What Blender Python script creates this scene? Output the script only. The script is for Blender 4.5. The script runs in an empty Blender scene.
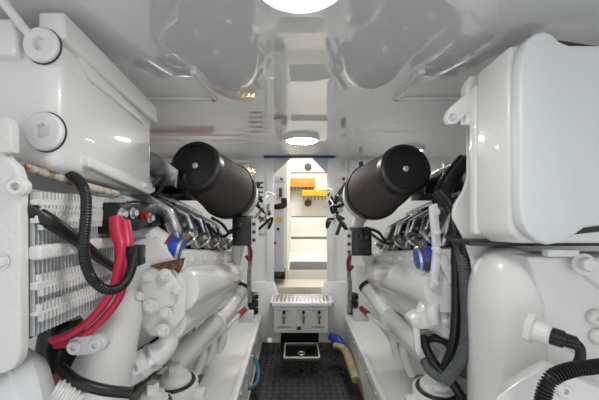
import bpy, bmesh, math, random
from mathutils import Vector as V, Matrix
random.seed(7)
C = bpy.context.scene.collection
sc = bpy.context.scene
# ------------------------------------------------------------------ camera, world, exposure
CZ, F = 1.2, 300.0            # eye height, focal length in pixels of the 599 px frame
VX, VY = 295.0, 205.0         # vanishing point
cam_d = bpy.data.cameras.new('camera'); cam = bpy.data.objects.new('camera', cam_d); C.objects.link(cam)
cam.location = (0, 0, CZ); cam.rotation_euler = (math.pi/2, 0, 0)
cam_d.sensor_width = 36.0; cam_d.lens = 36.0*F/599.0
cam_d.shift_x = (299.5-VX)/599.0; cam_d.shift_y = -(200-VY)/599.0
cam_d.clip_start = 0.02
sc.camera = cam
w = bpy.data.worlds.new('world'); sc.world = w; w.use_nodes = True
w.node_tree.nodes['Background'].inputs[0].default_value = (.97, 0.99, 1.0, 1)
w.node_tree.nodes['Background'].inputs[1].default_value = 0.62
sc.view_settings.view_transform = 'Standard'; sc.view_settings.look = 'None'
sc.view_settings.gamma = 1.0; sc.view_settings.use_curve_mapping = False
sc.view_settings.exposure = 0.66
LAMP = 30.0
CEIL = 1.62
sc.cycles.max_bounces = 10; sc.cycles.diffuse_bounces = 6
# ------------------------------------------------------------------ materials
def mat(name, col, rough=0.4, metal=0.0, spec=0.5, emit=None, noise=None, bump=None, coat=0.0, ior=None):
    m = bpy.data.materials.new(name); m.use_nodes = True
    nt = m.node_tree; b = nt.nodes['Principled BSDF']
    b.inputs['Base Color'].default_value = (*col, 1)
    b.inputs['Roughness'].default_value = rough; b.inputs['Metallic'].default_value = metal
    b.inputs['Specular IOR Level'].default_value = spec
    b.inputs['Coat Weight'].default_value = coat
    if ior: b.inputs['IOR'].default_value = ior
    if emit:
        b.inputs['Emission Color'].default_value = (*emit[0], 1); b.inputs['Emission Strength'].default_value = emit[1]
    tc = nt.nodes.new('ShaderNodeTexCoord')
    if noise:      # (scale, second colour, threshold low, high)
        n = nt.nodes.new('ShaderNodeTexNoise'); n.inputs['Scale'].default_value = noise[0]; n.inputs['Detail'].default_value = 6
        r = nt.nodes.new('ShaderNodeValToRGB')
        r.color_ramp.elements[0].position = noise[2]; r.color_ramp.elements[0].color = (*noise[1], 1)
        r.color_ramp.elements[1].position = noise[3]; r.color_ramp.elements[1].color = (*col, 1)
        nt.links.new(tc.outputs['Object'], n.inputs['Vector']); nt.links.new(n.outputs['Fac'], r.inputs[0])
        nt.links.new(r.outputs[0], b.inputs['Base Color'])
    if bump:       # (scale, strength)
        n2 = nt.nodes.new('ShaderNodeTexNoise'); n2.inputs['Scale'].default_value = bump[0]; n2.inputs['Detail'].default_value = 3
        bp = nt.nodes.new('ShaderNodeBump'); bp.inputs['Strength'].default_value = bump[1]; bp.inputs['Distance'].default_value = 0.01
        nt.links.new(tc.outputs['Object'], n2.inputs['Vector']); nt.links.new(n2.outputs['Fac'], bp.inputs['Height'])
        nt.links.new(bp.outputs[0], b.inputs['Normal'])
    return m
M = {}
M['white'] = mat('white_paint', (.80,.80,.785), .28, noise=(38, (.70,.69,.67), .25, .34), bump=(60, .06), coat=.3)
M['tank'] = mat('tank_paint', (.82,.82,.81), .3, noise=(55, (.76,.755,.74), .25, .36), bump=(120, .09), coat=.25)
M['cast'] = mat('cast_white', (.79,.785,.77), .38, noise=(70, (.52,.49,.44), .22, .30), bump=(90, .2))
M['coolwhite'] = mat('cool_white', (.76,.79,.80), .35, bump=(150,.05))
M['greywhite'] = mat('grey_white', (.62,.64,.66), .4)
M['ceil'] = mat('ceiling_gelcoat', (.84,.84,.845), .03, spec=.5, ior=2.9, bump=(2.5,.03))
M['wall'] = mat('wall_gelcoat', (.82,.82,.81), .25)
M['stairwall'] = mat('stair_wall', (.88,.87,.84), .35)
M['cream'] = mat('cream_gelcoat', (.80,.75,.64), .35)
M['grip'] = mat('grey_grip', (.09,.088,.088), .8, noise=(160,(.15,.148,.147),.4,.6))
M['bilge'] = mat('bilge_grey', (.20,.195,.18), .6, noise=(9,(.07,.068,.065),.35,.6))
M['plate'] = mat('black_tread', (.010,.010,.012), .2, spec=.8, noise=(20,(.02,.02,.022),.35,.6))
M['rubber'] = mat('black_rubber', (.009,.009,.010), .38)
M['plastic'] = mat('black_plastic', (.008,.009,.010), .25)
M['greyhose'] = mat('grey_hose', (.11,.118,.125), .4)
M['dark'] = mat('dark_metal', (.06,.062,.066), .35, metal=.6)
M['steel'] = mat('steel', (.55,.57,.59), .25, metal=1.0, noise=(30,(.22,.23,.24),.3,.55))
M['alu'] = mat('aluminium', (.74,.75,.77), .3, metal=.9)
M['brass'] = mat('brass', (.55,.36,.12), .3, metal=.9)
M['red'] = mat('red_cable', (.56,.02,.07), .4)
M['redpart'] = mat('red_plastic', (.30,.015,.02), .4)
M['blue'] = mat('blue_silicone', (.015,.06,.42), .35)
M['navy'] = mat('blue_trim', (.03,.07,.22), .35)
M['bluehose'] = mat('teal_hose', (.01,.12,.17), .4)
M['rust'] = mat('rusty_paint', (.66,.60,.50), .5, noise=(42,(.20,.11,.06),.36,.52))
M['brown'] = mat('brown_rust', (.085,.035,.018), .6, noise=(70,(.20,.10,.045),.4,.6))
M['nut'] = mat('dull_nut', (.34,.32,.29), .38, metal=.8, noise=(40,(.16,.12,.09),.35,.55))
M['copper'] = mat('copper_foil', (.75,.38,.16), .3, metal=.8, noise=(30,(.85,.62,.36),.4,.6), bump=(45,1.0))
M['orange'] = mat('orange_plastic', (.74,.33,.08), .4)
M['yellow'] = mat('yellow_plastic', (.85,.48,.02), .4)
M['lamp'] = mat('lamp_lens', (1,1,1), .4, emit=((1,.985,.95), LAMP))
M['wood'] = mat('tan_pipe', (.50,.42,.27), .5, noise=(30,(.35,.28,.16),.4,.6))
M['loom'] = mat('loom_wrap', (.36,.34,.28), .6, noise=(40,(.2,.19,.16),.4,.6))
M['text'] = mat('printed_grey', (.25,.25,.26), .5)
# pleated filter gauze: fine diagonal wire lines over dark red-brown cloth
def filter_mat():
    m = bpy.data.materials.new('filter_gauze'); m.use_nodes = True
    nt = m.node_tree; b = nt.nodes['Principled BSDF']; b.inputs['Roughness'].default_value = .75
    uv = nt.nodes.new('ShaderNodeUVMap')
    ws = []
    for ang in (.9, -.9):
        mp = nt.nodes.new('ShaderNodeMapping'); mp.inputs['Rotation'].default_value = (0,0,ang)
        nt.links.new(uv.outputs[0], mp.inputs[0])
        wv = nt.nodes.new('ShaderNodeTexWave'); wv.inputs['Scale'].default_value = 2.6
        nt.links.new(mp.outputs[0], wv.inputs[0]); ws.append(wv)
    mx = nt.nodes.new('ShaderNodeMath'); mx.operation = 'MAXIMUM'
    nt.links.new(ws[0].outputs['Fac'], mx.inputs[0]); nt.links.new(ws[1].outputs['Fac'], mx.inputs[1])
    r = nt.nodes.new('ShaderNodeValToRGB')
    r.color_ramp.elements[0].position = .68; r.color_ramp.elements[0].color = (.018,.010,.011,1)
    r.color_ramp.elements[1].position = .97; r.color_ramp.elements[1].color = (.16,.125,.125,1)
    nt.links.new(mx.outputs[0], r.inputs[0]); nt.links.new(r.outputs[0], b.inputs['Base Color'])
    return m
M['gauze'] = filter_mat()
# ------------------------------------------------------------------ mesh helpers
def P(x, y, Y): return V(((x-VX)/F*Y, Y, CZ-(y-VY)/F*Y))
def catmull(pts, n=8):
    pts = [V(p) for p in pts]
    if len(pts) < 3: return pts
    out = []
    q = [2*pts[0]-pts[1]] + pts + [2*pts[-1]-pts[-2]]
    for i in range(1, len(q)-2):
        a,b,c,d = q[i-1:i+3]
        for k in range(n):
            t = k/n
            out.append(.5*((2*b)+(c-a)*t+(2*a-5*b+4*c-d)*t*t+(3*b-a-3*c+d)*t**3))
    out.append(pts[-1]); return out
class MB:
    def __init__(s): s.v=[]; s.f=[]; s.uv={}
    def add_bm(s, bm):
        o = len(s.v); bm.verts.index_update()
        s.v += [v.co.copy() for v in bm.verts]
        s.f += [[o+v.index for v in f.verts] for f in bm.faces]
        bm.free(); return s
    def raw(s, vs, fs):
        o = len(s.v); s.v += [V(v) for v in vs]; s.f += [[o+i for i in f] for f in fs]; return s
    def _bev(s, bm, bev, seg, edges=None):
        bmesh.ops.recalc_face_normals(bm, faces=bm.faces)
        if bev > 0:
            bmesh.ops.bevel(bm, geom=edges or list(bm.edges), offset=bev, segments=seg, affect='EDGES', profile=.5, clamp_overlap=True)
        return s.add_bm(bm)
    def box(s, lo, hi, bev=.004, seg=2, shear=0.0):
        bm = bmesh.new(); lo=V(lo); hi=V(hi)
        bmesh.ops.create_cube(bm, size=1)
        for v in bm.verts:
            c = v.co
            y = lo.y+(c.y+.5)*(hi.y-lo.y)
            v.co = V((lo.x+(c.x+.5)*(hi.x-lo.x), y, lo.z+(c.z+.5)*(hi.z-lo.z)-shear*(y-lo.y)))
        return s._bev(bm, bev, seg)
    def prism(s, pts, ext, bev=.004, seg=2):
        bm = bmesh.new(); ext = V(ext)
        a = [bm.verts.new(V(p)) for p in pts]; b = [bm.verts.new(V(p)+ext) for p in pts]
        n = len(a)
        bm.faces.new(a); bm.faces.new(b[::-1])
        for i in range(n): bm.faces.new((a[i], b[i], b[(i+1)%n], a[(i+1)%n]))
        # bevel only the two rims and sharp corners
        bmesh.ops.recalc_face_normals(bm, faces=bm.faces)
        ed = [e for e in bm.edges if len(e.link_faces)==2 and e.calc_face_angle() > .6]
        return s._bev(bm, bev, seg, ed)
    def tube(s, pts, r, n=14, smooth=True, cap=True, ridge=None, res=8):
        path = catmull(pts, res) if smooth else [V(p) for p in pts]
        if ridge:          # resample evenly and modulate the radius: (pitch, depth)
            L=[0]
            for a,b in zip(path, path[1:]): L.append(L[-1]+(b-a).length)
            N = max(4, int(L[-1]/ridge[0]*4)); new=[]; j=0
            for i in range(N+1):
                t = L[-1]*i/N
                while j < len(L)-2 and L[j+1] < t: j+=1
                u = (t-L[j])/max(1e-9, L[j+1]-L[j]); new.append(path[j].lerp(path[j+1], min(1,u)))
            path = new
        m = len(path); R = r if isinstance(r,(list,tuple)) else None
        up = None; rings=[]
        for i,p in enumerate(path):
            t = (path[min(i+1,m-1)]-path[max(i-1,0)]).normalized()
            if up is None:
                up = V((0,0,1)) if abs(t.z)<.9 else V((1,0,0))
            up = (up - t*up.dot(t)).normalized(); side = t.cross(up)
            if R:
                g = i/(m-1)*(len(R)-1); k=min(int(g), len(R)-2); rr = R[k]+(R[k+1]-R[k])*(g-k)
            else: rr = r
            if ridge: rr += (ridge[1] if i%4 in (1,2) else -ridge[1])
            rings.append([p+(up*math.cos(2*math.pi*k/n)+side*math.sin(2*math.pi*k/n))*rr for k in range(n)])
        vs=[v for rg in rings for v in rg]; fs=[]
        for i in range(m-1):
            for k in range(n):
                fs.append((i*n+k, i*n+(k+1)%n, (i+1)*n+(k+1)%n, (i+1)*n+k))
        if cap: fs.append(list(range(n))[::-1]); fs.append([(m-1)*n+k for k in range(n)])
        return s.raw(vs, fs)
    def lathe(s, o, ax, prof, n=28, pleat=None):
        # prof: list of (distance along axis, radius)
        o=V(o); ax=V(ax).normalized(); a = V((0,0,1)) if abs(ax.z)<.9 else V((1,0,0))
        a = (a-ax*a.dot(ax)).normalized(); b = ax.cross(a)
        vs=[]; fs=[]
        for (h,r) in prof:
            for k in range(n):
                rr = r*(1+(pleat if pleat and k%2 else 0))
                t=2*math.pi*k/n; vs.append(o+ax*h+(a*math.cos(t)+b*math.sin(t))*rr)
        m=len(prof)
        for i in range(m-1):
            for k in range(n): fs.append((i*n+k, (i+1)*n+k, (i+1)*n+(k+1)%n, i*n+(k+1)%n))
        fs.append(list(range(n))); fs.append([(m-1)*n+k for k in range(n)][::-1])
        return s.raw(vs, fs)
    def cyl(s, o, ax, r, h, n=24, bev=.0):
        b = bev or min(r,h)*.15
        return s.lathe(o, ax, [(0,r),(h-b,r),(h-b*.3,r-b*.3),(h,r-b)], n)
    def hexbolt(s, o, ax, r, h=None):
        h = h or r*.8
        s.lathe(o, ax, [(0,r*1.45),(h*.25,r*1.45)], 18)
        return s.lathe(V(o)+V(ax).normalized()*h*.25, ax, [(0,r),(h*.85,r),(h,r*.85)], 6)
    def socket(s, o, ax, r, h, hr, depth, n=48):
        """disc with a hexagonal recess in its face"""
        o=V(o); ax=V(ax).normalized(); a = V((0,0,1)) if abs(ax.z)<.9 else V((1,0,0))
        a=(a-ax*a.dot(ax)).normalized(); b=ax.cross(a)
        def hexr(t): 
            t = t % (math.pi/3) - math.pi/6
            return hr*math.cos(math.pi/6)/math.cos(t)
        rings=[(0,lambda t:r),(h*.7,lambda t:r),(h,lambda t:r-h*.3),(h,hexr),(h-depth,hexr)]
        vs=[]; fs=[]
        for hh,fn in rings:
            for k in range(n):
                t=2*math.pi*k/n; vs.append(o+ax*hh+(a*math.cos(t)+b*math.sin(t))*fn(t))
        for i in range(len(rings)-1):
            for k in range(n): fs.append((i*n+k,(i+1)*n+k,(i+1)*n+(k+1)%n,i*n+(k+1)%n))
        fs.append(list(range(n))); fs.append([(len(rings)-1)*n+k for k in range(n)][::-1])
        return s.raw(vs, fs)
    def ring(s, o, ax, R, r, n=40, m=10):
        o=V(o); ax=V(ax).normalized(); a = V((0,0,1)) if abs(ax.z)<.9 else V((1,0,0))
        a=(a-ax*a.dot(ax)).normalized(); b=ax.cross(a); vs=[]; fs=[]
        for i in range(n):
            t=2*math.pi*i/n; d=a*math.cos(t)+b*math.sin(t)
            for j in range(m):
                u=2*math.pi*j/m; vs.append(o+d*(R+r*math.cos(u))+ax*r*math.sin(u))
        for i in range(n):
            for j in range(m): fs.append((i*m+j,((i+1)%n)*m+j,((i+1)%n)*m+(j+1)%m,i*m+(j+1)%m))
        return s.raw(vs, fs)
ROOTS = {}
def part(name, mb, material, parent=None, sharp=38, label=None):
    off = V((0,0,0))
    if parent is not None: off = ROOTS[parent.name]
    me = bpy.data.meshes.new(name)
    me.from_pydata([v-off for v in mb.v], [], mb.f)
    bm = bmesh.new(); bm.from_mesh(me)
    bmesh.ops.recalc_face_normals(bm, faces=bm.faces)
    for f in bm.faces: f.smooth = True
    for e in bm.edges:
        if len(e.link_faces)==2 and e.calc_face_angle(0) > math.radians(sharp): e.smooth = False
    bm.to_mesh(me); bm.free()
    me.materials.append(material)
    o = bpy.data.objects.new(name, me); C.objects.link(o)
    if parent is not None:
        o.parent = parent; ROOTS[o.name] = off
    else: ROOTS[o.name] = V((0,0,0))
    if label: o['label'] = label
    return o
def thing(name, label, cat, loc, group=None):
    o = bpy.data.objects.new(name, None); C.objects.link(o); o.empty_display_size=.05
    o.location = V(loc); ROOTS[o.name] = V(loc)
    o['label']=label; o['category']=cat
    if group: o['group']=group
    return o
def single(name, mb, material, label, cat, group=None, sharp=38):
    """a thing that is one mesh: its origin goes to the centre of its base"""
    xs=[v.x for v in mb.v]; ys=[v.y for v in mb.v]; zs=[v.z for v in mb.v]
    c=V(((min(xs)+max(xs))/2,(min(ys)+max(ys))/2,min(zs)))
    mb.v=[v-c for v in mb.v]
    o=part(name, mb, material, None, sharp); o.location=c; ROOTS[o.name]=c
    o['label']=label; o['category']=cat
    if group: o['group']=group
    return o
def struct(name, mb, material):
    o=part(name, mb, material); o['kind']='structure'; return o
CX = .055            # centre line of the aisle
def E(s, d, Y, w): return V((CX+s*d, Y, w-.165*(Y-1.2)))     # engine frame: tilts down towards the far end
ED = lambda L: V((0, L, -.165*L))
# ------------------------------------------------------------------ setting
struct('ceiling', MB().box((-1.7,-.4,CEIL),(1.7,2.66,CEIL+.04),0), M['ceil'])
struct('wall_left', MB().box((-1.66,-.4,-.35),(-1.6,3.2,CEIL),0), M['wall'])
struct('wall_right', MB().box((1.6,-.4,-.35),(1.66,3.2,CEIL),0), M['wall'])
b = MB(); b.box((-1.6,2.66,-.35),(-.245,2.72,CEIL),0)
struct('wall_back', b, M['wall'])
b = MB(); b.box((.335,2.66,-.35),(1.6,2.72,CEIL),0)
struct('wall_back_right', b, M['wall'])
struct('floor_bilge', MB().box((-1.6,-.4,-.35),(1.6,2.66,-.30),0), M['bilge'])
# black tread plate: raised lozenges are part of its surface
FX0, FX1, FY0, FY1 = -.285, .42, .7, 2.62
b = MB(); b.box((FX0,FY0,-.03),(FX1,FY1,0),0)
px = .041; i=0; y=FY0+.02
HX0,HX1,HY0,HY1 = -.09,.197,2.34,2.595
while y < FY1-.01:
    j=0; x=FX0+.02
    while x < FX1-.01:
        if not (HX0-.012 < x < HX1+.012 and HY0-.015 < y < HY1+.03):
            t = math.pi/4 if (i+j)%2 else -math.pi/4
            dx,dy = math.cos(t)*.019, math.sin(t)*.019; ex,ey = -math.sin(t)*.006, math.cos(t)*.006
            b.raw([(x-dx,y-dy,0),(x+ex,y+ey,0),(x+dx,y+dy,0),(x-ex,y-ey,0),(x-dx*.6,y-dy*.6,.0045),(x+ex*.45,y+ey*.45,.0045),(x+dx*.6,y+dy*.6,.0045),(x-ex*.45,y-ey*.45,.0045)],
                  [(0,1,5,4),(1,2,6,5),(2,3,7,6),(3,0,4,7),(4,5,6,7)])
        x += px; j+=1
    y += px; i+=1
struct('floor', b, M['plate'])
struct('trim_1', MB().box((FX0-.022,FY0,-.03),(FX0,FY1,.012),.003), M['cream'])
struct('trim_2', MB().box((FX1,FY0,-.03),(FX1+.022,FY1,.012),.003), M['cream'])
# far stair room
SX0, SX1 = -.083, .62
struct('wall_stair_front', MB().box((-.8,3.1,-.35),(SX0,3.16,1.9),.003), M['stairwall'])
struct('wall_stair_left', MB().box((SX0-.06,3.16,-.35),(SX0,6.0,2.9),0), M['stairwall'])
struct('wall_stair_right', MB().box((SX1,2.72,-.35),(SX1+.05,6.0,2.9),0), M['stairwall'])
struct('wall_stair_back', MB().box((SX0,5.4,-.35),(SX1,5.46,2.9),0), M['stairwall'])
struct('wall_recess_left', MB().box((-.86,2.72,-.35),(-.8,3.16,1.9),0), M['stairwall'])
struct('ceiling_stair', MB().box((-.9,2.67,2.9),(.7,6.0,2.94),0), M['stairwall'])
struct('wall_recess_top', MB().box((-.9,2.67,CEIL+.05),(.7,2.70,2.9),0), M['stairwall'])
st = thing('staircase', 'white moulded staircase with grey non-slip treads seen through the far opening', 'stairs', (.27,3.3,-.3))
b=MB(); b.box((SX0+.002,3.3,-.35),(SX1-.002,4.5,.485),.006); b.box((SX0+.002,4.5,-.35),(SX1-.002,4.9,.69),.006); b.box((SX0+.002,4.9,-.35),(SX1-.002,5.39,1.0),.006)
part('risers', b, M['stairwall'], st)
for (y0,y1,z) in ((3.31,3.76,.485),(4.5,4.8,.69),(4.9,5.2,1.0)):
    part('tread_pad', MB().box((SX0+.02,y0,z),(SX1-.02,y1,z+.006),.002), M['grip'], st)
for py in (167,203): part('latch', MB().lathe(P(308,py,5.39),(0,-1,0),[(0,.07),(.02,.07),(.03,.05)],6), M['grip'], st)
part('locker_seam', MB().box((SX0+.01,5.385,1.775),(SX1-.01,5.395,1.787),0), M['grip'], st)
# sill across the opening
struct('trim_3', MB().box((-.22,2.80,-.3),(.62,3.1,.435),.01), M['cream'])
# ------------------------------------------------------------------ ceiling lights
def lamp(x,y,r,label):
    t=thing('ceiling_light', label, 'light', (x,y,CEIL))
    part('rim', MB().lathe((x,y,CEIL),(0,0,-1),[(0,r*1.12),(.016,r*1.10),(.024,r*1.02),(.022,r*.97)],48), M['white'], t)
    part('lens', MB().lathe((x,y,CEIL-.0215),(0,0,-1),[(0,r*.97),(.004,r*.9),(.007,r*.5),(.008,.002)],48), M['lamp'], t)
lamp(.01,.535,.083,'round white ceiling light nearest the viewer, cut by the top edge')
lamp(.043,1.87,.098,'smaller looking round ceiling light above the far doorway')
lamp(-.76,2.22,.08,'added round fill light hidden above the left engine behind the air filter')  # made-up fill light, added to brighten the far wall
lamp(.86,2.22,.08,'added round fill light hidden above the right engine behind the air filter')  # second added fill light for the far wall, not an existing fixture
ld=bpy.data.lights.new('stair_lamp','AREA'); ld.size=.5; ld.energy=16; ld.color=(1,.98,.94)
lo=bpy.data.objects.new('stair_lamp',ld); C.objects.link(lo); lo.location=(.27,4.0,2.85)
# trims of the ceiling panels above the engines
b=MB(); b.box((-.70,1.165,CEIL-.012),(-.31,1.185,CEIL),.002); b.box((-.325,.93,CEIL-.012),(-.305,1.185,CEIL),.002); struct('trim_4', b, M['wall'])
b=MB(); b.box((.39,1.165,CEIL-.012),(.80,1.185,CEIL),.002); b.box((.385,.93,CEIL-.012),(.405,1.185,CEIL),.002); struct('trim_5', b, M['wall'])
# ------------------------------------------------------------------ doorway portal
Yp=2.60
t=thing('portal_frame','white post frame with corner gussets and a blue top strip around the far doorway','frame',(CX,Yp,.4))
def XY(px,Y): return (px-VX)/F*Y
for a,c in ((267,274),(327,334)):
    part('post', MB().box((XY(a,Yp),2.575,.38),(XY(c,Yp),2.625,1.605),.006), M['white'], t)
zt=1.606
for pts in ([(274,zt),(291,zt),(274,1.47)],[(312,zt),(327,zt),(327,1.47)]):
    part('gusset', MB().prism([V((XY(p,Yp),2.585,z)) for p,z in pts],(0,.02,0),.002), M['greywhite'], t)
part('top_strip', MB().box((XY(264,Yp),2.56,1.607),(XY(335,Yp),2.63,1.618),.002), M['navy'], t)
for pts in ([(252,282),(273,282),(280,300),(281,338),(252,338)],[(326,282),(347,282),(347,338),(319,338),(320,300)]):
    part('foot_bracket', MB().prism([P(x,y,2.56) for x,y in pts],(0,.09,0),.008), M['white'], t)
# step with grating and valve panel
t=thing('step_box','low white step with a silver grating top at the end of the walkway','step',(CX,2.45,.0))
z=.44
b=MB(); b.box((-.196,2.33,z-.03),(.304,2.35,z),.004); b.box((-.196,2.54,z-.03),(.304,2.555,z),.004)
b.box((-.196,2.33,z-.03),(-.176,2.555,z),.004); b.box((.284,2.33,z-.03),(.304,2.555,z),.004)
part('top_frame', b, M['white'], t)
b=MB(); b.box((-.178,2.348,z-.02),(.286,2.545,z-.008),0)
for k in range(15):
    x=-.17+k*.0315; b.box((x,2.35,z-.01),(x+.016,2.542,z+.001),.002)
for k in range(5):
    y=2.355+k*.043; b.box((-.176,y,z-.008),(.284,y+.012,z),.002)
part('grating', b, M['alu'], t)
part('back_board', MB().box((-.125,2.605,.0),(.205,2.618,z-.03),.002), M['plastic'], t)
t=part('front_panel', MB().box((XY(274,2.38),2.38,.185),(XY(328,2.38),2.40,.405),.004), M['white'], t, label='white panel with three brass pull handles')
for hx in (284,303.5,319):
    c=P(hx,312,2.38); 
    k=part('handle', MB().lathe((c.x,2.38,c.z),(0,-1,0),[(0,.012),(.018,.012),(.024,.008)],16), M['plastic'], t)
    part('brass_key', MB().box((c.x-.008,2.355,c.z-.085),(c.x+.008,2.364,c.z-.012),.002).box((c.x-.016,2.355,c.z-.04),(c.x+.016,2.364,c.z-.026),.002), M['brass'], t)
    b=MB()
    for q in range(5): b.box((c.x-.05+q*.022,2.3785,c.z+.008),(c.x-.036+q*.022,2.380,c.z+.014),0)
    part('print', b, M['text'], t)
b=MB()
for cx in (284,318):
    c=P(cx,327,2.38)
    for q in range(6): b.box((c.x-.05+q*.018,2.3785,c.z-.007),(c.x-.038+q*.018,2.380,c.z+.007),0)
part('print', b, M['text'], t)
c=P(299,328,2.38); part('latch', MB().box((c.x-.018,2.37,c.z-.014),(c.x+.018,2.381,c.z+.014),.003), M['brown'], t)
# floor hatch
t=thing('floor_hatch','square black hatch with pale rim and ring pull in the tread plate','hatch',(.05,2.47,0))
b=MB(); e=.011
b.box((HX0,HY0,0),(HX1,HY0+e,.012),.003); b.box((HX0,HY1-e,0),(HX1,HY1,.012),.003); b.box((HX0,HY0,0),(HX0+e,HY1,.012),.003); b.box((HX1-e,HY0,0),(HX1,HY1,.012),.003)
part('rim', b, M['cream'], t)
part('lid', MB().box((HX0+e,HY0+e,0),(HX1-e,HY1-e,.006),.002), M['plate'], t)
part('ring_pull', MB().ring((.05,2.41,.009),(0,0,1),.026,.005), M['alu'], t)
# charger cabinet behind the left post
t=thing('charger_cabinet','tall white cabinet with a yellow sticker behind the left doorway post','cabinet',(-.19,2.95,.43))
x0,x1=XY(266,2.9),XY(284,2.9)
part('body', MB().box((x0,2.9,P(0,272,2.9).z),(x1,3.06,P(0,209,2.9).z),.008), M['greywhite'], t)
part('base', MB().box((x0-.01,2.89,P(0,279,2.9).z),(x1+.01,3.07,P(0,272,2.9).z),.004), M['plastic'], t)
part('sticker', MB().box((XY(276,2.9),2.896,P(0,222,2.9).z),(XY(282,2.9),2.901,P(0,217,2.9).z),0), M['yellow'], t)
for py,m in ((229,'plastic'),(243,'redpart')):
    part('knob', MB().cyl(P(278 if m=='plastic' else 275,py,2.898),(0,-1,0),.014,.015,16), M[m], t)
b=MB(); b.tube([P(270,207,2.98),P(276,207,2.92),P(281,206,2.9),P(284,205,2.9),P(284,199,2.92)],.03); 
single('black_valve',b, M['rubber'],'short black valve handle above the charger cabinet','valve')
# louvred vent panel on the left of the back wall
t=thing('vent_louver','white louvred vent with dark slots on the back wall left of the doorway','vent',(-.35,2.65,1.0))
b=MB(); b.box((XY(248,2.64),2.64,.95),(XY(264,2.64),2.66,1.45),.003); part('frame', b, M['white'], t)
for k in range(5):
    z=1.22+k*.042; part('slot', MB().box((XY(249,2.63),2.634,z),(XY(263,2.63),2.641,z+.016),.001), M['dark'], t)
# pipes running along the back wall, left
for k,zz in enumerate((1.58,1.54,1.50,1.455)):
    single('pipe', MB().tube([(-1.58,2.60,zz),(-.40,2.60,zz)],.014,smooth=False), M['white'],
        ['topmost white pipe along the back wall by the ceiling','second white pipe from the ceiling on the back wall','third white pipe from the ceiling on the back wall','lowest of the four white pipes on the back wall'][k],'pipe','white pipes on the back wall')
single('red_hose', MB().tube([(-1.3,2.57,1.41),(-1.0,2.57,1.41),(-.72,2.57,1.41)],.018), M['redpart'],'red hose along the back wall behind the left air filter','hose')
# back wall fittings on the right
t=thing('control_cabinet','white wall cabinet with small dark display behind the right air filter','cabinet',(.7,2.65,1.35))
part('case', MB().box((XY(350,2.63),2.63,1.40),(XY(412,2.63),2.66,1.60),.006), M['coolwhite'], t)
part('display', MB().box((XY(359,2.63),2.625,1.53),(XY(363,2.63),2.631,1.58),.001), M['dark'], t)
for (xa,xb,ya,yb,nm,lab) in ((336,346,176,182,'button_box','small white box with a red button on the wall right of the doorway'),(340,347,185,198,'switch_box','grey switch box below the red button box right of the doorway'),(341,347,160,171,'gauge_box','narrow white box near the ceiling right of the doorway')):
    t=thing(nm,lab,'box',(XY((xa+xb)/2,2.64),2.66,P(0,yb,2.64).z))
    part('case', MB().box((XY(xa,2.64),2.635,P(0,yb,2.64).z),(XY(xb,2.64),2.66,P(0,ya,2.64).z),.004), M['coolwhite' if nm!='switch_box' else 'greywhite'], t)
    if nm=='button_box':
        part('button', MB().cyl(P(343.5,179,2.635),(0,-1,0),.015,.012,18), M['redpart'], t)
        part('button', MB().cyl(P(339,179,2.635),(0,-1,0),.012,.008,18), M['greywhite'], t)
    else:
        part('face', MB().box((XY(xa+1.5,2.63),2.63,P(0,yb-2,2.63).z),(XY(xb-1.5,2.63),2.636,P(0,ya+2,2.63).z),.001), M['greywhite' if nm!='switch_box' else 'dark'], t)
for (xa,xb,ya,yb,nm,lab) in ((275.5,285,176,182,'button_box','small white box with a red button on the wall left of the doorway'),(277,284,186,199,'switch_box','grey switch box below the red button box left of the doorway')):
    t=thing(nm,lab,'box',(XY((xa+xb)/2,3.08),3.1,P(0,yb,3.08).z))
    part('case', MB().box((XY(xa,3.08),3.07,P(0,yb,3.08).z),(XY(xb,3.08),3.1,P(0,ya,3.08).z),.004), M['coolwhite' if nm!='switch_box' else 'greywhite'], t)
    if nm=='button_box': part('button', MB().cyl(P(281.5,179,3.07),(0,-1,0),.014,.012,18), M['redpart'], t)
    else: part('face', MB().box((XY(xa+2,3.065),3.065,P(0,yb-2,3.065).z),(XY(xb-2,3.065),3.071,P(0,ya+2,3.065).z),.001), M['dark'], t)
# orange and yellow trays on the far stair wall
for (xa,xb,ya,yb,m,lab,dpt) in ((290,315,178,187,'orange','orange plastic tray on the far stair wall',5.2),(302,328,190,196,'yellow','yellow plastic tray on the far stair wall below the orange one',5.1)):
    t=thing('tool_tray',lab,'tray',P((xa+xb)/2,yb,dpt))
    b=MB(); lo=P(xa,yb,dpt); hi=P(xb,ya,dpt); b.box((lo.x,dpt,lo.z),(hi.x,5.39,hi.z),.006); part('body', b, M[m], t)
    b=MB()
    for k in range(7):
        x=lo.x+(hi.x-lo.x)*(k+.5)/7; b.box((x-.006,dpt+.04,lo.z-.07),(x+.006,dpt+.06,lo.z+.001),.001)
    part('tool', b, M['dark'], t)
# ------------------------------------------------------------------ engine beds
for s,(xi,xo,lab) in {-1:(-.29,-.51,'white engine bed beam along the left of the walkway'),1:(.425,.66,'white engine bed beam along the right of the walkway')}.items():
    t=thing('engine_bed',lab,'beam',((xi+xo)/2,1.8,-.3))
    part('beam', MB().box((min(xi,xo),.6,-.3),(max(xi,xo),2.55,.255),.012,3), M['white'], t)
    part('rail', MB().box((xi-.025,.6,.2),(xi+.012,2.54,.275),.008) if s<0 else MB().box((xi-.012,.6,.2),(xi+.025,2.54,.275),.008), M['white'], t)
    b=MB()
    for k in range(7): b.hexbolt((xi-s*.0125,1.15+k*.19,.238),(-s,0,0),.007)
    part('bolt_row', b, M['greywhite'], t)
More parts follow.
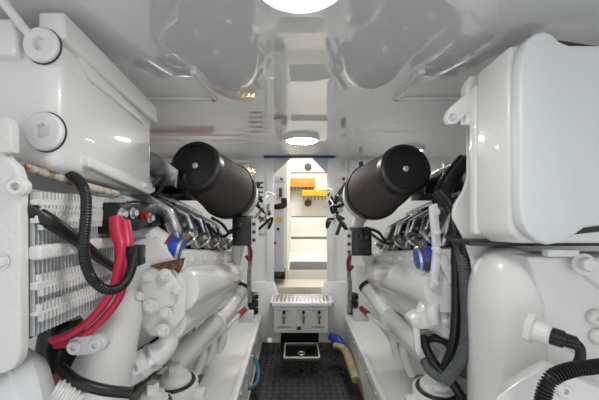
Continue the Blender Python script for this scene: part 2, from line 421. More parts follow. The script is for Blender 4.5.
# ------------------------------------------------------------------ engines
def engine(s, label):
    r=thing('engine',label,'engine',E(s,.6,1.4,.55))
    Y0,Y1=1.02,1.84; L=Y1-Y0
    def pr(pts,y0,y1,bev=.006): return MB().prism([E(s,d,y0,w) for d,w in pts], ED(y1-y0), bev)
    part('block', pr([(.45,.99),(.44,.93),(.46,.83),(.50,.74),(.62,.66),(1.2,.66),(1.2,1.05),(.60,1.05),(.52,1.0)],Y0,Y1), M['cast'], r)
    part('head_rail', pr([(.42,1.012),(.42,.955),(.44,.945),(.6,.945),(.6,1.02),(.44,1.022)],Y0-.02,Y1), M['cast'], r)
    # charge air manifold: fat tube with domed end, and a lower one
    for (d,w_,rad,nm) in ((.445,.882,.078,'intake_manifold'),(.475,.775,.062,'water_manifold')):
        q=[E(s,d,Y0-.01,w_)]+[E(s,d,Y0+L*k/8,w_) for k in range(1,8)]
        b=MB().lathe(E(s,d,Y0-.02,w_), ED(1), [(0,rad*.9),(.02,rad),(L*.97,rad),(L*1.0,rad*.93),(L*1.03,rad*.7),(L*1.045,rad*.35),(L*1.05,.002)], 32)
        part(nm, b, M['white'], r)
    for k in range(6):
        part('bolt', MB().hexbolt(E(s,.42,1.06+k*.145,.985),(-s,0,.05),.011), M['cast'], r)
    # fuel pump arms
    for k in range(5):
        y=1.0+k*.165
        arm=[(.430,1.030),(.460,1.024),(.500,1.125),(.585,1.175),(.72,1.19),(.72,1.235),(.575,1.222),(.470,1.160)]
        part('rocker_cover', pr(arm,y,y+.06,.006), M['steel'], r)
        part('injector', pr([(.475,1.02),(.72,1.02),(.72,1.18),(.60,1.165),(.52,1.12)],y+.06,y+.165,.006), M['plastic'], r)
        b=MB()
        for q in range(4):
            b.tube([E(s,.482+q*.025,y+.068,1.065+q*.035),E(s,.487+q*.025,y+.158,1.065+q*.035)],.009,10,smooth=False)
        part('pump_rib', b, M['steel'], r)
        part('union_nut', MB().hexbolt(E(s,.440,y+.03,1.05),(-s*.8,0,.6),.017,.03), M['nut'], r)
        b=MB().tube([E(s,.43,y+.035,1.035),E(s,.405,y+.05,1.06),E(s,.42,y+.09,1.09),E(s,.47,y+.12,1.085)],.006,8)
        part('fuel_pipe', b, M['alu'], r)
    # top cover with long pipes
    part('top_cover', pr([(.725,1.04),(1.2,1.04),(1.2,1.20),(.74,1.20)],.98,Y1,.01), M['dark'], r)
    for k,(d,w_,rad,m) in enumerate(((.64,1.255,.016,'steel'),(.69,1.262,.018,'rubber'),(.755,1.265,.02,'alu'),(.82,1.275,.022,'rubber'),(.89,1.28,.022,'steel'))):
        part('long_pipe', MB().tube([E(s,d,1.0+.03*k,w_+.01),E(s,d,1.3,w_),E(s,d,1.6,w_),E(s,d-.01,Y1-.02,w_-.01)],rad,12), M[m], r)
    for k,(d,w_,rad,m,ya,yb) in enumerate(((.60,1.375,.012,'alu',1.22,1.80),(.66,1.355,.016,'rubber',1.2,1.82),(.74,1.385,.02,'alu',1.18,1.80),(.84,1.36,.03,'dark',1.16,1.80))):
        part('coolant_rail', MB().tube([E(s,d+.04,ya-.02,w_-.09),E(s,d+.01,ya+.01,w_-.01),E(s,d,ya+.08,w_),E(s,d,1.5,w_),E(s,d,yb,w_-.01)],rad,12), M[m], r)
    for k in range(3): part('rail_clip', MB().box(E(s,.72,1.3+k*.18,1.30)-V((.13,0,.0)),E(s,.72,1.3+k*.18,1.30)+V((.13,.02,.10)),.004), M['plastic' if k%2 else 'steel'], r)
    part('oil_pan', pr([(.66,.70),(.66,.50),(.70,.44),(1.0,.44),(1.0,.70)],Y0+.05,Y1,.02), M['dark'], r)
    # engine foot towards the bed
    part('mount', MB().prism([E(s,d,1.35,w_) for d,w_ in ((.56,.68),(.75,.68),(.75,.60),(.66,.50),(.56,.50))],(0,.14,0),.01), M['white'], r)
    return r
eng={-1:engine(-1,'white painted diesel engine on the left side of the walkway'), 1:engine(1,'white painted diesel engine on the right side of the walkway')}
# gear case and front end of the left engine
r=eng[-1]
def pp(pts,Y,ext,bev=.006): return MB().prism([P(x,y,Y) for x,y in pts],ext,bev,3)
part('gear_case', pp([(96,262),(128,240),(158,236),(174,258),(188,286),(186,318),(172,334),(150,338),(132,318),(112,300)],.95,(-.05,.12,-.02),.014), M['cast'], r)
part('gear_cover', pp([(138,278),(152,266),(170,270),(180,288),(174,306),(158,314),(142,304)],.935,(0,.03,0),.008), M['white'], r)
for x,y,k in ((165,275,1),(147,277,.8),(151,306,1.1),(166,313,.9),(177,290,.8),(163,330,1.0),(140,296,.7),(128,262,.9)):
    part('bolt', MB().hexbolt(P(x,y,.95-.02),(.15,-1,0),.012*k+.002), M['cast'], r)
part('side_plate', pp([(98,238),(122,232),(128,262),(122,300),(110,312),(100,286)],.87,(-.04,.06,0),.006), M['white'], r)
# blue coupling left
part('pipe_elbow', MB().tube([P(120,238,1.0),P(142,232,1.0),P(158,240,1.0),P(170,248,1.0)],.036,20), M['white'], r)
part('coupling', MB().lathe(P(166,246,1.0),(.9,.1,-.25),[(0,.036),(.006,.039),(.05,.039),(.056,.035)],28), M['blue'], r, label='blue silicone coupling sleeve')
for h in (.004,.044):
    d=V((.9,.1,-.25)).normalized(); o=P(166,246,1.0)+d*h
    part('hose_clamp', MB().lathe(o,d,[(0,.041),(.009,.041)],28), M['redpart' if h<.01 else 'alu'], r)
part('rust_plate', pp([(149,266),(160,263),(184,258),(182,266),(178,274),(173,269),(163,271)],.93,(0,.012,0),.002), M['brown'], r)
b=pp([(140,246),(166,244),(168,250),(142,256)],.96,(0,.02,0),.003); b.add_bm(bmesh.new())
part('link_bracket', b, M['white'], r)
part('link_bracket', pp([(143,234),(150,232),(166,262),(158,266)],.955,(0,.015,0),.003), M['white'], r)
# big elbow duct and bottom pipes (left)
t=part('elbow_duct', MB().tube([P(138,292,.98),P(126,316,.92),P(112,346,.86),P(98,385,.82),P(90,425,.80)],[.03,.048,.068,.082,.085],28), M['cast'], r)
b=MB(); c1=P(75,347,.70); c2=P(96,345,.70)
b.prism([P(x,y,.70) for x,y in ((66,347),(69,340),(76,337),(97,336),(103,339),(106,345),(103,351),(96,354),(76,356),(69,353))],(0,.02,0),.003)
lk=thing('clamp_link','pale grey two-bolt clamp link on the large white elbow duct','clamp',P(85,350,.70)); part('link', b, M['greywhite'], lk)
for c in (c1,c2): 
    part('bolt', MB().socket(c,(0,-1,0),.016,.008,.007,.006), M['greywhite'], lk)
single('rubber_strap', MB().tube([P(60,368,.72),P(78,382,.70),P(104,390,.71),P(131,393,.74)],.0125), M['rubber'],'black rubber strap across the large white elbow duct','strap')
t=thing('ribbed_hose','white ribbed hose end in the lower left corner','hose',P(62,400,.68))
part('hose', MB().tube([P(80,402,.7),P(66,396,.69),P(52,392,.68)],.028,18,ridge=(.012,.003)), M['white'], t)
t=part('coolant_pipe', MB().tube([P(168,322,1.02),P(169,340,1.0),P(160,352,.98),P(140,365,.95),P(118,378,.92),P(104,390,.9)],[.03,.032,.038,.044,.046,.046],20), M['white'], r)
for c,d in ((P(154,356,.97),V((-.5,-.2,-.3))),(P(140,365,.95),V((-.5,-.2,-.3)))):
    part('hose_clamp', MB().lathe(c,d,[(-.004,.0455),(.010,.0455)],28), M['alu'], t)
# ------------------------------------------------------------------ left expansion tank
t=thing('expansion_tank','big white coolant tank with two hexagon plugs in the upper left','tank',(-.62,.83,1.27))
sh=.10
b=MB(); b.box((-.80,.625,1.272),(-.497,1.05,1.575),.03,4,shear=sh)
part('body', b, M['tank'], t)
b=MB(); b.box((-.535,.622,1.545),(-.478,1.045,1.603),.008,3,shear=.15)
part('top_rail', b, M['tank'], t)
part('side_rib', MB().prism([V((-.5,.68,1.538)),V((-.5,.98,1.487)),V((-.5,.98,1.462)),V((-.5,.72,1.50))],(.012,0,0),.004), M['tank'], t)
part('bottom_flange', MB().prism([V((-.507,.70,1.315)),V((-.507,1.03,1.27)),V((-.507,1.03,1.245)),V((-.507,.99,1.235)),V((-.507,.70,1.288))],(.028,0,0),.006,3), M['tank'], t)
part('bolt', MB().hexbolt(V((-.479,.955,1.262)),(1,0,0),.008), M['tank'], t)
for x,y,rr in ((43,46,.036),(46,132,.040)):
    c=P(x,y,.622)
    part('gap_shade_ring', MB().ring(c+V((0,.0015,0)),(0,-1,0),rr*1.01,.0022,48,8), M['dark'], t)  # dark ring paints the shadow gap around the plug
    part('plug', MB().socket(c+V((0,.003,0)),(0,-1,0),rr,.014,rr*.42,.012), M['tank'], t)
part('front_lug', MB().box((-.72,.60,1.50),(-.565,.64,1.575),.008,3), M['tank'], t)
single('white_rod', MB().tube([P(-12,-20,.56),P(8,8,.58),P(30,36,.62)],.009,12), M['white'],'slim white rod slanting up behind the coolant tank in the corner','rod')
# ------------------------------------------------------------------ left finned cooler
t=thing('air_cooler','white finned charge air cooler under the coolant tank on the left','cooler',(-.6,.7,.93))
b=MB(); Yf=.555
pts=[(-110,150),(0,150),(6,158),(15,166),(19,178),(20,350),(18,362),(12,370),(2,374),(-110,376)]
b.prism([P(x,y,Yf) for x,y in pts],(0,.022,0),.005,3); part('front_frame', b, M['cast'], t)
part('top_bracket', MB().prism([P(x,y,.55) for x,y in ((-30,118),(6,116),(10,122),(11,152),(-30,154))],(0,.02,0),.004), M['cast'], t)
part('bolt', MB().socket(P(21,187,.553),(.2,-1,0),.018,.016,.008,.012), M['white'], t)
part('bolt', MB().hexbolt(P(2,262,.553),(0,-1,0),.010), M['cast'], t)
X=-.50
b=MB(); b.box((-.60,.575,.94),(X-.015,.90,1.222),0); part('core', b, M['rubber'], t)
b=MB(); y=.582
while y<.89:
    b.box((X-.0165,y,.945-.04*(y-.58)),(X-.007,y+.0030,1.225),0); y+=.0098
part('fins', b, M['greywhite'], t)
def comb(z0,z1,up,dn):
    b=MB(); b.box((X-.012,.578,z0),(X+.003,.895,z1),.001,1,shear=.03); y=.585
    while y<.885:
        if up: b.box((X-.006,y,z1-.002-.03*(y-.578)),(X+.004,y+.0045,z1+.014-.03*(y-.578)),0)
        if dn: b.box((X-.006,y+.004,z0-.014-.03*(y-.578)),(X+.004,y+.0085,z0+.002-.03*(y-.578)),0)
        y+=.0094
    return b
part('comb', comb(1.165,1.180,True,True), M['white'], t)
part('comb', comb(1.035,1.050,True,True), M['white'], t)
part('comb', comb(1.200,1.212,True,True), M['white'], t)
part('comb', comb(.985,.992,True,True), M['white'], t)
part('middle_bar', MB().box((X-.015,.575,1.093),(X+.012,.90,1.122),.007,3,shear=.03), M['cast'], t)
single('rusty_pipe', MB().tube([P(22,166,.585),P(60,178,.67),P(90,187,.74),P(117,194,.82)],.0095,14), M['rust'],'rust stained white pipe under the coolant tank on the left','pipe')
single('black_hose', MB().tube([P(64,174,.70),P(76,178,.67),P(85,192,.64),P(86,215,.63),P(84,240,.625),P(85,260,.63),P(93,280,.65),P(108,290,.67),P(123,285,.70),P(132,268,.73),P(134,248,.76)],.0105,14,ridge=(.006,.0006)), M['rubber'],'black rubber hose looping in front of the finned cooler','hose')
single('flat_cable', MB().tube([V((-.522,.583,1.195)),V((-.492,.605,1.165)),V((-.482,.66,1.125)),V((-.48,.73,1.075)),V((-.478,.80,1.03))],[.016,.015,.013,.012,.011],12), M['rubber'],'thick black cable slanting across the finned cooler','cable')
single('cable_clip', MB().box(P(127,258,.75)+V((0,-.01,-.02)),P(140,246,.75)+V((0,.03,.0)),.003), M['plastic'],'small black clip holding the end of the looping hose','clip')
# junction block
t=thing('terminal_block','black terminal block with bright studs above the red cables','block',(-.51,.9,1.12))
part('body', MB().box((-.56,.775,1.125),(-.458,1.03,1.207),.006), M['plastic'], t)
for x,y,m in ((121,214,'alu'),(132,213,'alu'),(143,216,'redpart'),(149,218,'alu')):
    Yt=.458*F/(VX-x); c=P(x,y,Yt); k=part('stud', MB().hexbolt((-.458,c.y,c.z),(1,0,0),.011,.012), M[m], t)
for k,pts in enumerate(([(116,218,.775),(117,232,.76),(121,248,.745),(118,270,.735),(110,295,.72),(90,320,.705),(68,335,.695),(52,340,.70)],[(124,222,.785),(126,236,.77),(127,252,.755),(125,276,.745),(118,300,.73),(97,325,.715),(74,341,.71),(56,345,.72)])):
    single('red_cable', MB().tube([P(*p) for p in pts],[.016,.0165,.0135,.0095,.009,.009,.009],12), M['red'],
      ['thick red battery cable hanging from the terminal block, the one nearer the fins','thick red battery cable hanging from the terminal block, the one nearer the engine'][k],'cable','red battery cables')
single('red_hose', MB().tube([P(48,356,.84),P(56,364,.84),P(61,375,.84),P(57,392,.84)],.014,12), M['redpart'],'dark red hose behind the pale canister at lower left','hose')
t=thing('oil_canister','pale grey cylindrical canister in the lower left corner','canister',(-.66,.62,.66))
a=V((-.82,.42,.735)); c=V((-.60,.70,.775)); d=(c-a)
part('shell', MB().lathe(a,d,[(0,.098),(d.length-.05,.098),(d.length-.045,.102),(d.length-.01,.102),(d.length,.092),(d.length+.02,.06)],40), M['coolwhite'], t)
part('band', MB().lathe(a+d.normalized()*(d.length-.10),d,[(0,.0995),(.006,.0995)],40), M['greywhite'], t)
single('black_canister', MB().lathe(P(56,368,.86),(.1,.1,1),[(0,.04),(.02,.055),(.12,.055),(.14,.04)],28), M['plastic'],'black round canister between the finned cooler and the pale canister','canister')
single('black_pipe', MB().tube([P(112,352,1.06),P(135,346,1.06),P(158,338,1.08),P(176,330,1.1)],.018,12), M['rubber'],'black pipe passing below the left gear case','pipe')
# sea strainers
def strainer(x,y,Y,rr,mring,label):
    c=P(x,y,Y); t=thing('sea_strainer',label,'strainer',(c.x,c.y,c.z-.22))
    part('body', MB().lathe((c.x,c.y,c.z-.22),(0,0,1),[(0,rr*.85),(.1,rr*.9),(.19,rr),(.215,rr),(.22,rr*.97),(.22,rr*.82)],36), M['white'], t)
    part('seal', MB().ring((c.x,c.y,c.z),(0,0,1),rr*.78,rr*.10), M[mring], t)
    part('cap', MB().lathe((c.x,c.y,c.z-.01),(0,0,1),[(0,rr*.72),(.025,rr*.70),(.028,rr*.56),(.045,rr*.54),(.048,rr*.3),(.05,rr*.28)],32), M['white'], t)
    part('cap_nut', MB().lathe((c.x,c.y,c.z+.038),(0,0,1),[(0,rr*.30),(.03,rr*.30),(.034,rr*.25)],6), M['white'], t)
    for q in (-1,1): part('lug', MB().box((c.x+q*rr*1.07-rr*.28,c.y-.02,c.z-.06),(c.x+q*rr*1.07+rr*.28,c.y+.02,c.z-.03),.005), M['white'], t)
strainer(175,382,1.18,.088,'rubber','white sea strainer with black seal beside the left engine bed')
strainer(153,404,1.0,.068,'brown','white sea strainer with reddish brown seal at the bottom left')
strainer(437,389,1.1,.085,'rubber','white sea strainer with black seal at the foot of the right engine')
# exhaust pipes by the beds
def drain(s,pts,clamp,flange,label,yy):
    q=[P(*p) for p in pts]
    t=part('drain_pipe', MB().tube(q,.042,22), M['white'], eng[s])
    a,bq=P(*clamp[0]),P(*clamp[1]); part('clamp', MB().lathe(a,bq-a,[(-.008,.0455),(.012,.0455)],28), M['rubber'], t)
    a,bq=P(*flange[0]),P(*flange[1]); d=(bq-a)
    part('flange', MB().lathe(a,d,[(-.008,.058),(.008,.058)],28), M['white'], t)
drain(-1,[(240,272,1.86),(243,286,1.83),(236,298,1.78),(216,322,1.5),(190,348,1.3),(172,366,1.22)],((243,286,1.83),(239,295,1.80)),((216,322,1.5),(200,338,1.38)),'white drain pipe with black clamp slanting down beside the left engine',0)
drain(1,[(362,268,1.88),(363,280,1.84),(372,294,1.76),(392,318,1.5),(412,338,1.3),(432,358,1.2)],((366,286,1.81),(371,293,1.77)),((392,318,1.5),(404,330,1.38)),'white drain pipe with black clamp slanting down beside the right engine',0)
def thin(pts,label,red):
    t=thing('valve_rod',label,'rod',P(*pts[-1]))
    part('rod', MB().tube([P(*p) for p in pts],.011,12), M['white'], t)
    a=P(*red[0]); c=P(*red[1]); part('grip', MB().tube([a,c],.016,12,smooth=False), M['redpart'], t)
    part('base_block', MB().box(P(red[0][0]-7,red[0][1]+14,red[0][2])+V((0,.0,0)),P(red[0][0]+8,red[0][1]+3,red[0][2])+V((0,.09,0)),.005), M['white'], t)
thin([(242,312,1.75),(215,338,1.5),(184,366,1.25)],'thin white rod with red grip beside the left engine bed',((245,309,1.78),(239,315,1.72)))
thin([(365,312,1.75),(392,334,1.5),(428,366,1.22)],'thin white rod with red grip beside the right engine bed',((361,308,1.78),(368,314,1.72)))
for k,(x0,y0,x1,y1,Y) in enumerate(((202,338,196,372,1.45),(212,332,206,362,1.55),(222,325,218,352,1.6),(404,340,412,374,1.45),(394,334,400,362,1.55))):
    single('stub_pipe', MB().tube([P(x0,y0,Y),P(x0+1,(y0+y1)/2,Y-.01),P(x1,y1,Y)],.022,14), M['white' if k%2==0 else 'white'],
     ['first white stub pipe behind the left bed from the front','middle white stub pipe behind the left bed','farthest white stub pipe behind the left bed','white stub pipe behind the right bed near the strainer','white stub pipe behind the right bed farther from the strainer'][k],'pipe')
# ------------------------------------------------------------------ air filters
def air_filter(fx,fy,bx,by,label,s):
    f=P(fx,fy,1.2); bk=P(bx,by,1.56); ax=(bk-f); L=ax.length; axn=ax.normalized()
    t=thing('air_filter',label,'filter',bk)
    o=part('pleats', MB().lathe(f,ax,[(0.01,.096),(.03,.099),(L*.5,.122),(L,.144)],160,pleat=-.018), M['gauze'], t, sharp=80)
    me=o.data; uvl=me.uv_layers.new(name='UVMap'); n=160
    for p in me.polygons:
        for li in p.loop_indices:
            vi=me.loops[li].vertex_index; k=vi%n; row=vi//n
            ks=[me.loops[q].vertex_index%n for q in p.loop_indices]
            u=k/n
            if max(ks)-min(ks)>n/2 and k<n/2: u+=1
            uvl.data[li].uv=(u*6, [0,.2,1.6,3.2][row])
    part('end_cap', MB().lathe(f,ax,[(-.016,.070),(-.016,.080),(-.024,.084),(-.024,.092),(-.018,.101),(0,.104),(.025,.104),(.03,.097)],56), M['rubber'], t)
    part('cap_dish', MB().lathe(f,ax,[(-.017,.066),(-.0155,.079),(.0,.074)],48), M['plastic'], t)
    k=part('centre_bolt', MB().hexbolt(f-axn*.017,-ax,.008,.008), M['alu'], t)
    part('base_ring', MB().lathe(bk,ax,[(-.012,.147),(0,.150),(.03,.150),(.045,.125),(.05,.10)],48), M['rubber'], t)
    part('base_clamp', MB().lathe(bk+axn*.05,ax,[(0,.10),(.025,.10)],48), M['alu'], t)
    # turbo inlet behind the filter
    o=bk+axn*.075
    u=part('turbocharger', MB().lathe(o,ax,[(0,.085),(.03,.10),(.06,.105),(.10,.09),(.12,.06)],40), M['cast'], eng[s])
    part('volute', MB().ring(o+axn*.06,ax,.10,.035,40,14), M['white'], u)
    part('clamp_band', MB().lathe(o+axn*.0,ax,[(0,.092),(.02,.092)],40), M['brown'], u)
    part('outlet', MB().tube([o+axn*.05+V((-s*.03,0,-.11)),o+axn*.06+V((-s*.05,0,-.17)),o+axn*.05+V((-s*.03,.02,-.24)),E(s,.44,1.86,.89)],.035,18), M['cast'], u)
    if s<0: part('heat_wrap', MB().tube([o+V((-.12,.0,.11)),o+V((0,.08,.13)),o+V((.09,.14,.11))],.045,18), M['copper'], u)
air_filter(197,167,227,190,'black pleated cone air filter on the left engine',-1)
air_filter(404,170,374,191,'black pleated cone air filter on the right engine',1)
# control boxes and wiring at the far end of both engines
for s,(x0,x1,y0,y1),side in ((-1,(232,251,216,246),'left'),(1,(352,372,228,256),'right')):
    t=thing('control_box','black engine control box at the far end of the %s engine'%side,'box',P((x0+x1)/2,y1,1.7))
    lo=P(x0,y1,1.52); hi=P(x1,y0,1.52)
    part('case', MB().box((lo.x,1.52,lo.z),(hi.x,1.60,hi.z),.006), M['plastic'], t)
    xa,xb=((x1,x1+6) if s<0 else (x0-6,x0)); lo=P(xa,y1-2,1.53); hi=P(xb,y0+3,1.53)
    pl=part('side_plate', MB().box((lo.x,1.53,lo.z),(hi.x,1.59,hi.z),.003), M['white'], t)
    b=MB()
    for q in range(3): b.cyl(P((xa+xb)/2,y0+8+q*8,1.53),(0,-1,0),.009,.006,12)
    part('screw', b, M['dark'], pl)
    for q in range(3): part('connector', MB().cyl(P(x0+4+q*5,y0+9,1.52),(0,-1,0),.011,.025,12), M['dark'], t)
    xc=(x1-2 if s<0 else x0-2)
    single('red_wire', MB().tube([P(xc,y1-1,1.7),P(xc+s*-2,y1+6,1.72),P(xc+s*-1,y1+14,1.75),P(xc+s*3,y1+10,1.76)],.010,10), M['redpart'],'short red wire loop under the %s engine control box'%side,'wire')
    single('wiring_loom', MB().tube([P(xc,y1-4,1.72),P(xc-s*1,y1+15,1.76),P(xc-s*0,y1+32,1.78),P(xc-s*1,y1+56,1.8)],[.011,.012,.012,.012],12), M['loom'],'beige wrapped wiring loom hanging below the %s control box'%side,'wire')
    for q in range(7):
        rn=random.Random(q*5+s)
        base=[(256,196),(264,206),(258,216),(266,224),(255,230),(262,212),(268,200)][q]
        bx=base[0] if s<0 else 598-base[0]
        pts=[P(bx+rn.uniform(-9,7)*1.0, base[1]+rn.uniform(-13,13), 1.80+rn.uniform(-.05,.09)) for k in range(5)]
        single('wiring', MB().tube(pts,(.012,.010,.006,.008,.011,.007,.005)[q],10), M[('rubber','rubber','white','rubber','dark','loom','white')[q]],
          ('thickest black cable','second thick black cable','thin white wire','thin black cable lowest down','dark cable next to the control box','beige wire','thin white wire nearest the doorway')[q]+' in the tangle beside the %s turbocharger'%side,'wire')
    for q,(x_,y_) in enumerate(((226,226),(221,232))):
        xx=x_ if s<0 else 604-x_; yy=y_ if s<0 else y_+8
        single('sensor_wire', MB().tube([P(xx+s*16,yy-4,1.5),P(xx+s*8,yy+6-q*3,1.42),P(xx,yy-2+q*4,1.4),P(xx-s*12,yy-6,1.3)] if s>0 else [P(xx+10,yy-2,1.5),P(xx+4,yy+7-q*3,1.45),P(xx-4,yy-2+q*4,1.42),P(xx-14,yy-8,1.32)],.007,8), M['rubber'],
          ('upper','lower')[q]+' thin black sensor wire running from the %s control box to the cylinder heads'%side,'wire')
    b=MB(); Yv=1.85
    c=P(253 if s<0 else 353,300,Yv)
    for q in range(3): b.lathe((c.x,c.y,c.z-.08+q*.045),(0,0,1),[(0,.034),(.028,.034),(.032,.028)],20)
    single('rubber_mount', b, M['rubber'],'stacked black rubber mount at the far end of the %s engine bed'%side,'mount')
# hoses on the floor edge
single('teal_hose', MB().tube([P(252,352,2.2),P(258,368,2.0),P(257,382,1.9),P(249,388,1.85),P(244,378,1.9),P(245,365,1.95)],.013,12), M['bluehose'],'thin dark teal hose loop at the left edge of the tread plate','hose')
b=MB().tube([P(330,336,2.45),P(338,341,2.4),P(344,346,2.35)],[.03,.04,.02],14)
single('blue_rag', b, M['blue'],'blue cloth bundle at the right far end of the walkway','rag')
b=MB().tube([P(334,345,2.33),P(344,349,2.28),P(350,362,2.1),P(356,380,1.95)],[.02,.028,.03,.028],14)
single('tan_pipe', b, M['wood'],'tan lagged pipe along the right edge of the tread plate','pipe')
single('copper_pipe', MB().tube([P(355,372,2.0),P(361,388,1.9),P(368,406,1.8)],.013,12), M['brown'],'brown copper pipe at the right edge of the tread plate','pipe')
# ------------------------------------------------------------------ right side: tank
t=thing('expansion_tank','big white tank with rounded smooth front panel in the upper right','tank',(.7,.73,1.11))
Yr=.645
fr=[(521,70),(523,52),(528,40),(536,33),(545,31),(553,34),(560,41),(570,45),(700,45),(700,227),(600,226),(585,228),(574,236),(562,243),(549,245),(537,241),(528,233),(523,221),(521,206)]
part('front_panel', MB().prism([P(x,y,Yr) for x,y in fr],(0,.03,0),.006,3), M['coolwhite'], t)
b=MB(); pts=[(.487,1.565),(.487,1.16),(.495,1.13),(.52,1.113),(1.0,1.113),(1.0,1.565)]
b.prism([V((x,.682,z)) for x,z in pts],(0,.125,-.01),.012,4); part('body', b, M['tank'], t)
part('gasket', MB().prism([P(x,y,.677) for x,y in ((518,74),(530,42),(545,38),(690,60),(690,222),(560,236),(536,234),(520,214))],(0,.006,0),.001), M['dark'], t)
part('back_flange', MB().prism([V((x,.806,z)) for x,z in ((.483,1.525),(.483,1.12),(1.0,1.12),(1.0,1.525))],(0,.03,0),.008,3), M['tank'], t)
b=MB().prism([P(x,y,.83) for x,y in ((470,76),(480,74),(484,90),(484,125),(466,125),(466,86))],(0,.03,0),.005,3)
part('lug', b, M['tank'], t)
b=MB().prism([P(x,y,.825) for x,y in ((449,109),(468,92),(474,94),(474,108),(456,124),(449,124),(446,117))],(0,.022,0),.004,3)
k=part('lifting_eye', b, M['tank'], t); part('eye_bolt', MB().lathe(P(452,117,.825),(0,-1,0),[(0,.011),(.004,.011),(.006,.008),(.002,.004)],20), M['greywhite'], k)
# right engine housing (neck, drum, gear plate)
r=eng[1]
nk=[(466,118),(480,118),(520,130),(520,300),(476,320),(470,262),(462,238),(450,216),(453,204),(462,190),(466,176)]
part('neck_housing', MB().prism([P(x,y,.90) for x,y in nk],(.09,.14,0),.014,4), M['cast'], r)
prof=[(0,.100),(.47,.100)]+[(.47+.18*math.sin(a*math.pi/2/14)**.9,.001+.099*math.cos(a*math.pi/2/14)**.7) for a in range(1,15)]
part('drum_cover', MB().lathe((.608,.86,.43),(0,0,1),prof,44), M['white'], r, sharp=60)
part('drum_web', MB().prism([P(x,y,.86) for x,y in ((474,440),(474,300),(472,268),(480,254),(520,252),(535,300),(535,440))],(.09,.14,0),.02,4), M['white'], r)
gp=[(527,257),(640,257),(640,430),(548,430),(548,330),(542,300),(534,275)]
part('gear_plate', MB().prism([P(x,y,.76) for x,y in gp],(0,.10,0),.006,3), M['white'], r)
part('plate_boss', MB().prism([P(x,y,.745) for x,y in ((572,262),(600,258),(640,258),(640,300),(606,292),(590,280))],(0,.03,0),.01,3), M['white'], r)
part('bolt', MB().hexbolt(P(583,264,.74),(-.2,-1,.1),.018,.02), M['white'], r)
for x,y in ((594,317),(597,336),(576,345)):
    part('bolt', MB().socket(P(x,y,.758),(0,-1,0),.020,.014,.008,.01), M['white'], r)
part('lever', MB().box(P(548,257,.73),P(580,250,.73)+V((0,.02,0)),.003), M['white'], r)
part('shelf', MB().box((.49,.84,1.085),(1.0,.98,1.10),.003), M['dark'], r)
fl=[(492,410),(497,396),(520,380),(545,366),(556,369),(640,404),(640,440),(487,440)]
part('lower_flange', MB().prism([P(x,y,.60) for x,y in fl],(.075,.10,-.038),.006,3), M['white'], r)
part('bolt', MB().socket(P(562,390,.6),(0,-1,.2),.014,.01,.006,.007), M['white'], r)
# sensor
t=thing('sensor','white hexagon fitting with black plug on the right drum cover','sensor',P(530,332,.69))
d=V((.55,-.72,-.12)).normalized(); o=P(527,327,.695)
part('hex_nut', MB().lathe(o,d,[(0,.034),(.012,.034),(.015,.029)],6), M['white'], t)
part('collar', MB().lathe(o+d*.014,d,[(0,.024),(.025,.024),(.03,.02)],24), M['white'], t)
d2=V((.8,-.35,-.18)).normalized(); o2=o+d*.036
b=MB().lathe(o2,d2,[(0,.019),(.028,.019),(.032,.015),(.05,.0145),(.054,.011)],18)
part('plug', b, M['plastic'], t)
o3=o2+d2*.045
part('lead', MB().tube([o3,o3+V((.014,0,-.008)),o3+V((.018,.0,-.03)),o3+V((.018,.01,-.065)),o3+V((.02,.02,-.12))],.0095,12), M['rubber'], t)
single('ribbed_conduit', MB().tube([P(541,425,.56),P(543,398,.56),P(551,379,.56),P(570,370,.565),P(592,367,.57),P(640,362,.58)],.0115,16,ridge=(.0062,.0018)), M['rubber'],'thick black ribbed conduit in the lower right corner','hose')
# right blue coupling and linkage
part('pipe_elbow', MB().tube([P(462,252,1.04),P(446,255,1.04),P(434,257,1.04),P(424,258,1.05)],.034,20), M['white'], r)
d=V((-.9,.1,-.12)).normalized(); o=P(434,257,1.03)
part('coupling', MB().lathe(o,d,[(0,.035),(.006,.039),(.055,.039),(.06,.035)],28), M['blue'], r, label='blue silicone coupling sleeve')
for h,m in ((-.008,'redpart'),(.03,'brown'),(.05,'alu')): part('hose_clamp', MB().lathe(o+d*h,d,[(0,.041),(.008,.041)],28), M[m], r)
def bar(pts,Y,th=.016): return MB().prism([P(x,y,Y) for x,y in pts],(0,th,0),.004)
part('link_arm', bar(((430,206),(438,203),(442,246),(434,252)),.99), M['white'], r)
part('link_arm', bar(((432,248),(440,246),(461,280),(458,286),(451,285)),.985), M['white'], r)
part('link_arm', bar(((434,252),(442,252),(440,272),(436,290),(430,288),(432,270)),.98), M['white'], r)
for x,y in ((436,212),(437,232),(437,251),(455,281),(435,283)): part('bolt', MB().hexbolt(P(x,y,.978),(0,-1,0),.009), M['cast'], r)
for pts in ([(424,282,1.08),(427,295,1.06),(424,308,1.04),(418,320,1.03)],[(436,288,1.04),(436,300,1.02),(432,312,1.0),(434,322,1.0)],[(446,262,1.06),(452,285,1.05),(447,305,1.03),(440,320,1.02)]):
    part('riser_pipe', MB().tube([P(*p) for p in pts],.022,16), M['white'], r)
b=MB().prism([P(x,y,1.0) for x,y in ((410,320),(420,314),(446,316),(452,322),(446,330),(414,330))],(0,.06,0),.008,3)
part('pipe_flange', b, M['white'], r)
for x,y in ((416,322),(432,324),(446,322)): part('bolt', MB().hexbolt(P(x,y,.999),(0,-1,0),.010), M['white'], r)
part('support_strut', bar(((414,328),(420,328),(422,352),(418,356),(415,350)),1.0), M['white'], r)
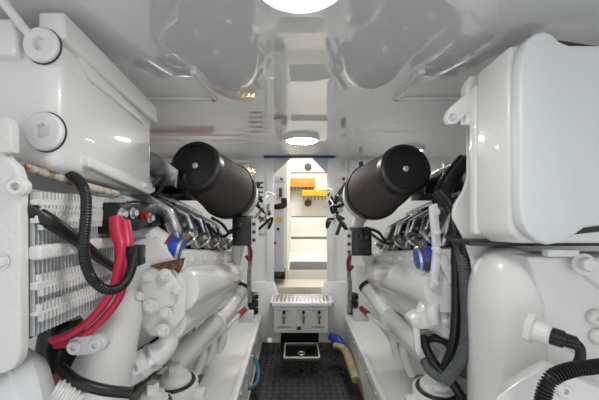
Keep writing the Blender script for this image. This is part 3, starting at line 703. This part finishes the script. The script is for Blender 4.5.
# right hose bundle
H=[([(455,236,1.0),(460,247,.97),(463,262,.94),(466,292,.92),(467,330,.90),(462,356,.90),(452,372,.92),(446,380,.95)],.017,'greyhose',(.008,.0015),'grey ribbed conduit at the outer side of the hose bundle by the right engine'),
   ([(436,192,1.06),(448,208,1.03),(455,232,1.0),(456,270,.98),(456,315,.96),(453,345,.96),(445,368,.98)],.015,'rubber',None,'smooth black hose at the inner side of the hose bundle by the right engine'),
   ([(440,190,1.0),(452,206,.98),(461,230,.955),(465,260,.94),(463,290,.95),(462,312,.96)],.014,'rubber',None,'smooth black hose curving down along the tall white housing on the right'),
   ([(444,222,1.06),(449,245,1.05),(452,275,1.03),(453,310,1.02),(452,345,1.02)],.013,'rubber',(.008,.0014),'thin ribbed black conduit deep inside the hose bundle by the right engine'),
   ([(422,335,1.06),(428,352,1.03),(438,368,1.0),(450,380,.97),(462,398,.95),(472,420,.95)],.015,'rubber',None,'black hose crossing under the hose bundle towards the lower right'),
   ([(424,360,1.04),(432,372,1.0),(444,378,.97),(456,372,.95)],.016,'greyhose',(.009,.001),'short grey hose at the bottom of the hose bundle'),
   ([(468,160,1.12),(458,172,1.10),(448,188,1.08),(441,204,1.06)],.022,'rubber',None,'black hose slanting down beside the tall white housing on the right'),
   ([(462,158,1.2),(450,172,1.18),(440,188,1.14),(436,202,1.1)],.016,'rubber',None,'thinner black hose left of the slanting one by the right housing'),
   ([(420,345,1.1),(432,338,1.08),(446,342,1.06),(452,352,1.05)],.014,'rubber',None,'small black hose behind the bundle above the right strainer')]
for pts,rad,m,rg,lab in H:
    single('hose', MB().tube([P(*p) for p in pts],rad,14,ridge=rg), M[m], lab,'hose')
# left: black wires near the tank end
single('wire', MB().tube([P(146,192,1.0),P(154,184,1.02),P(162,178,1.04),P(160,190,1.06),P(150,196,1.06)],.008,10), M['rubber'],'small black wire below the far end of the left coolant tank','wire')
single('bracket_plate', MB().prism([P(x,y,1.15) for x,y in ((150,150),(162,158),(178,170),(176,188),(150,176))],(0,.02,-.004),.003), M['steel'],'grey steel plate between the left tank and the left air filter','plate')
# repeats of one kind share a group phrase
GROUPS={'ceiling_light':'round ceiling lights','air_filter':'air filters on the engines','engine':'diesel engines','engine_bed':'engine bed beams',
 'sea_strainer':'white sea strainers','expansion_tank':'white coolant tanks','valve_rod':'thin valve rods by the engine beds','control_box':'engine control boxes',
 'hose':'hoses beside the right engine','stub_pipe':'stub pipes behind the engine beds','wiring':'wires beside the turbochargers','sensor_wire':'sensor wires of the control boxes',
 'red_wire':'red wire loops','wiring_loom':'beige wiring looms','rubber_mount':'rubber mounts','tool_tray':'plastic trays on the stair wall','button_box':'button boxes beside the doorway','switch_box':'switch boxes beside the doorway'}
for o in sc.objects:
    if o.parent is None and 'label' in o and 'group' not in o:
        g=GROUPS.get(o.name.split('.')[0])
        if g: o['group']=g
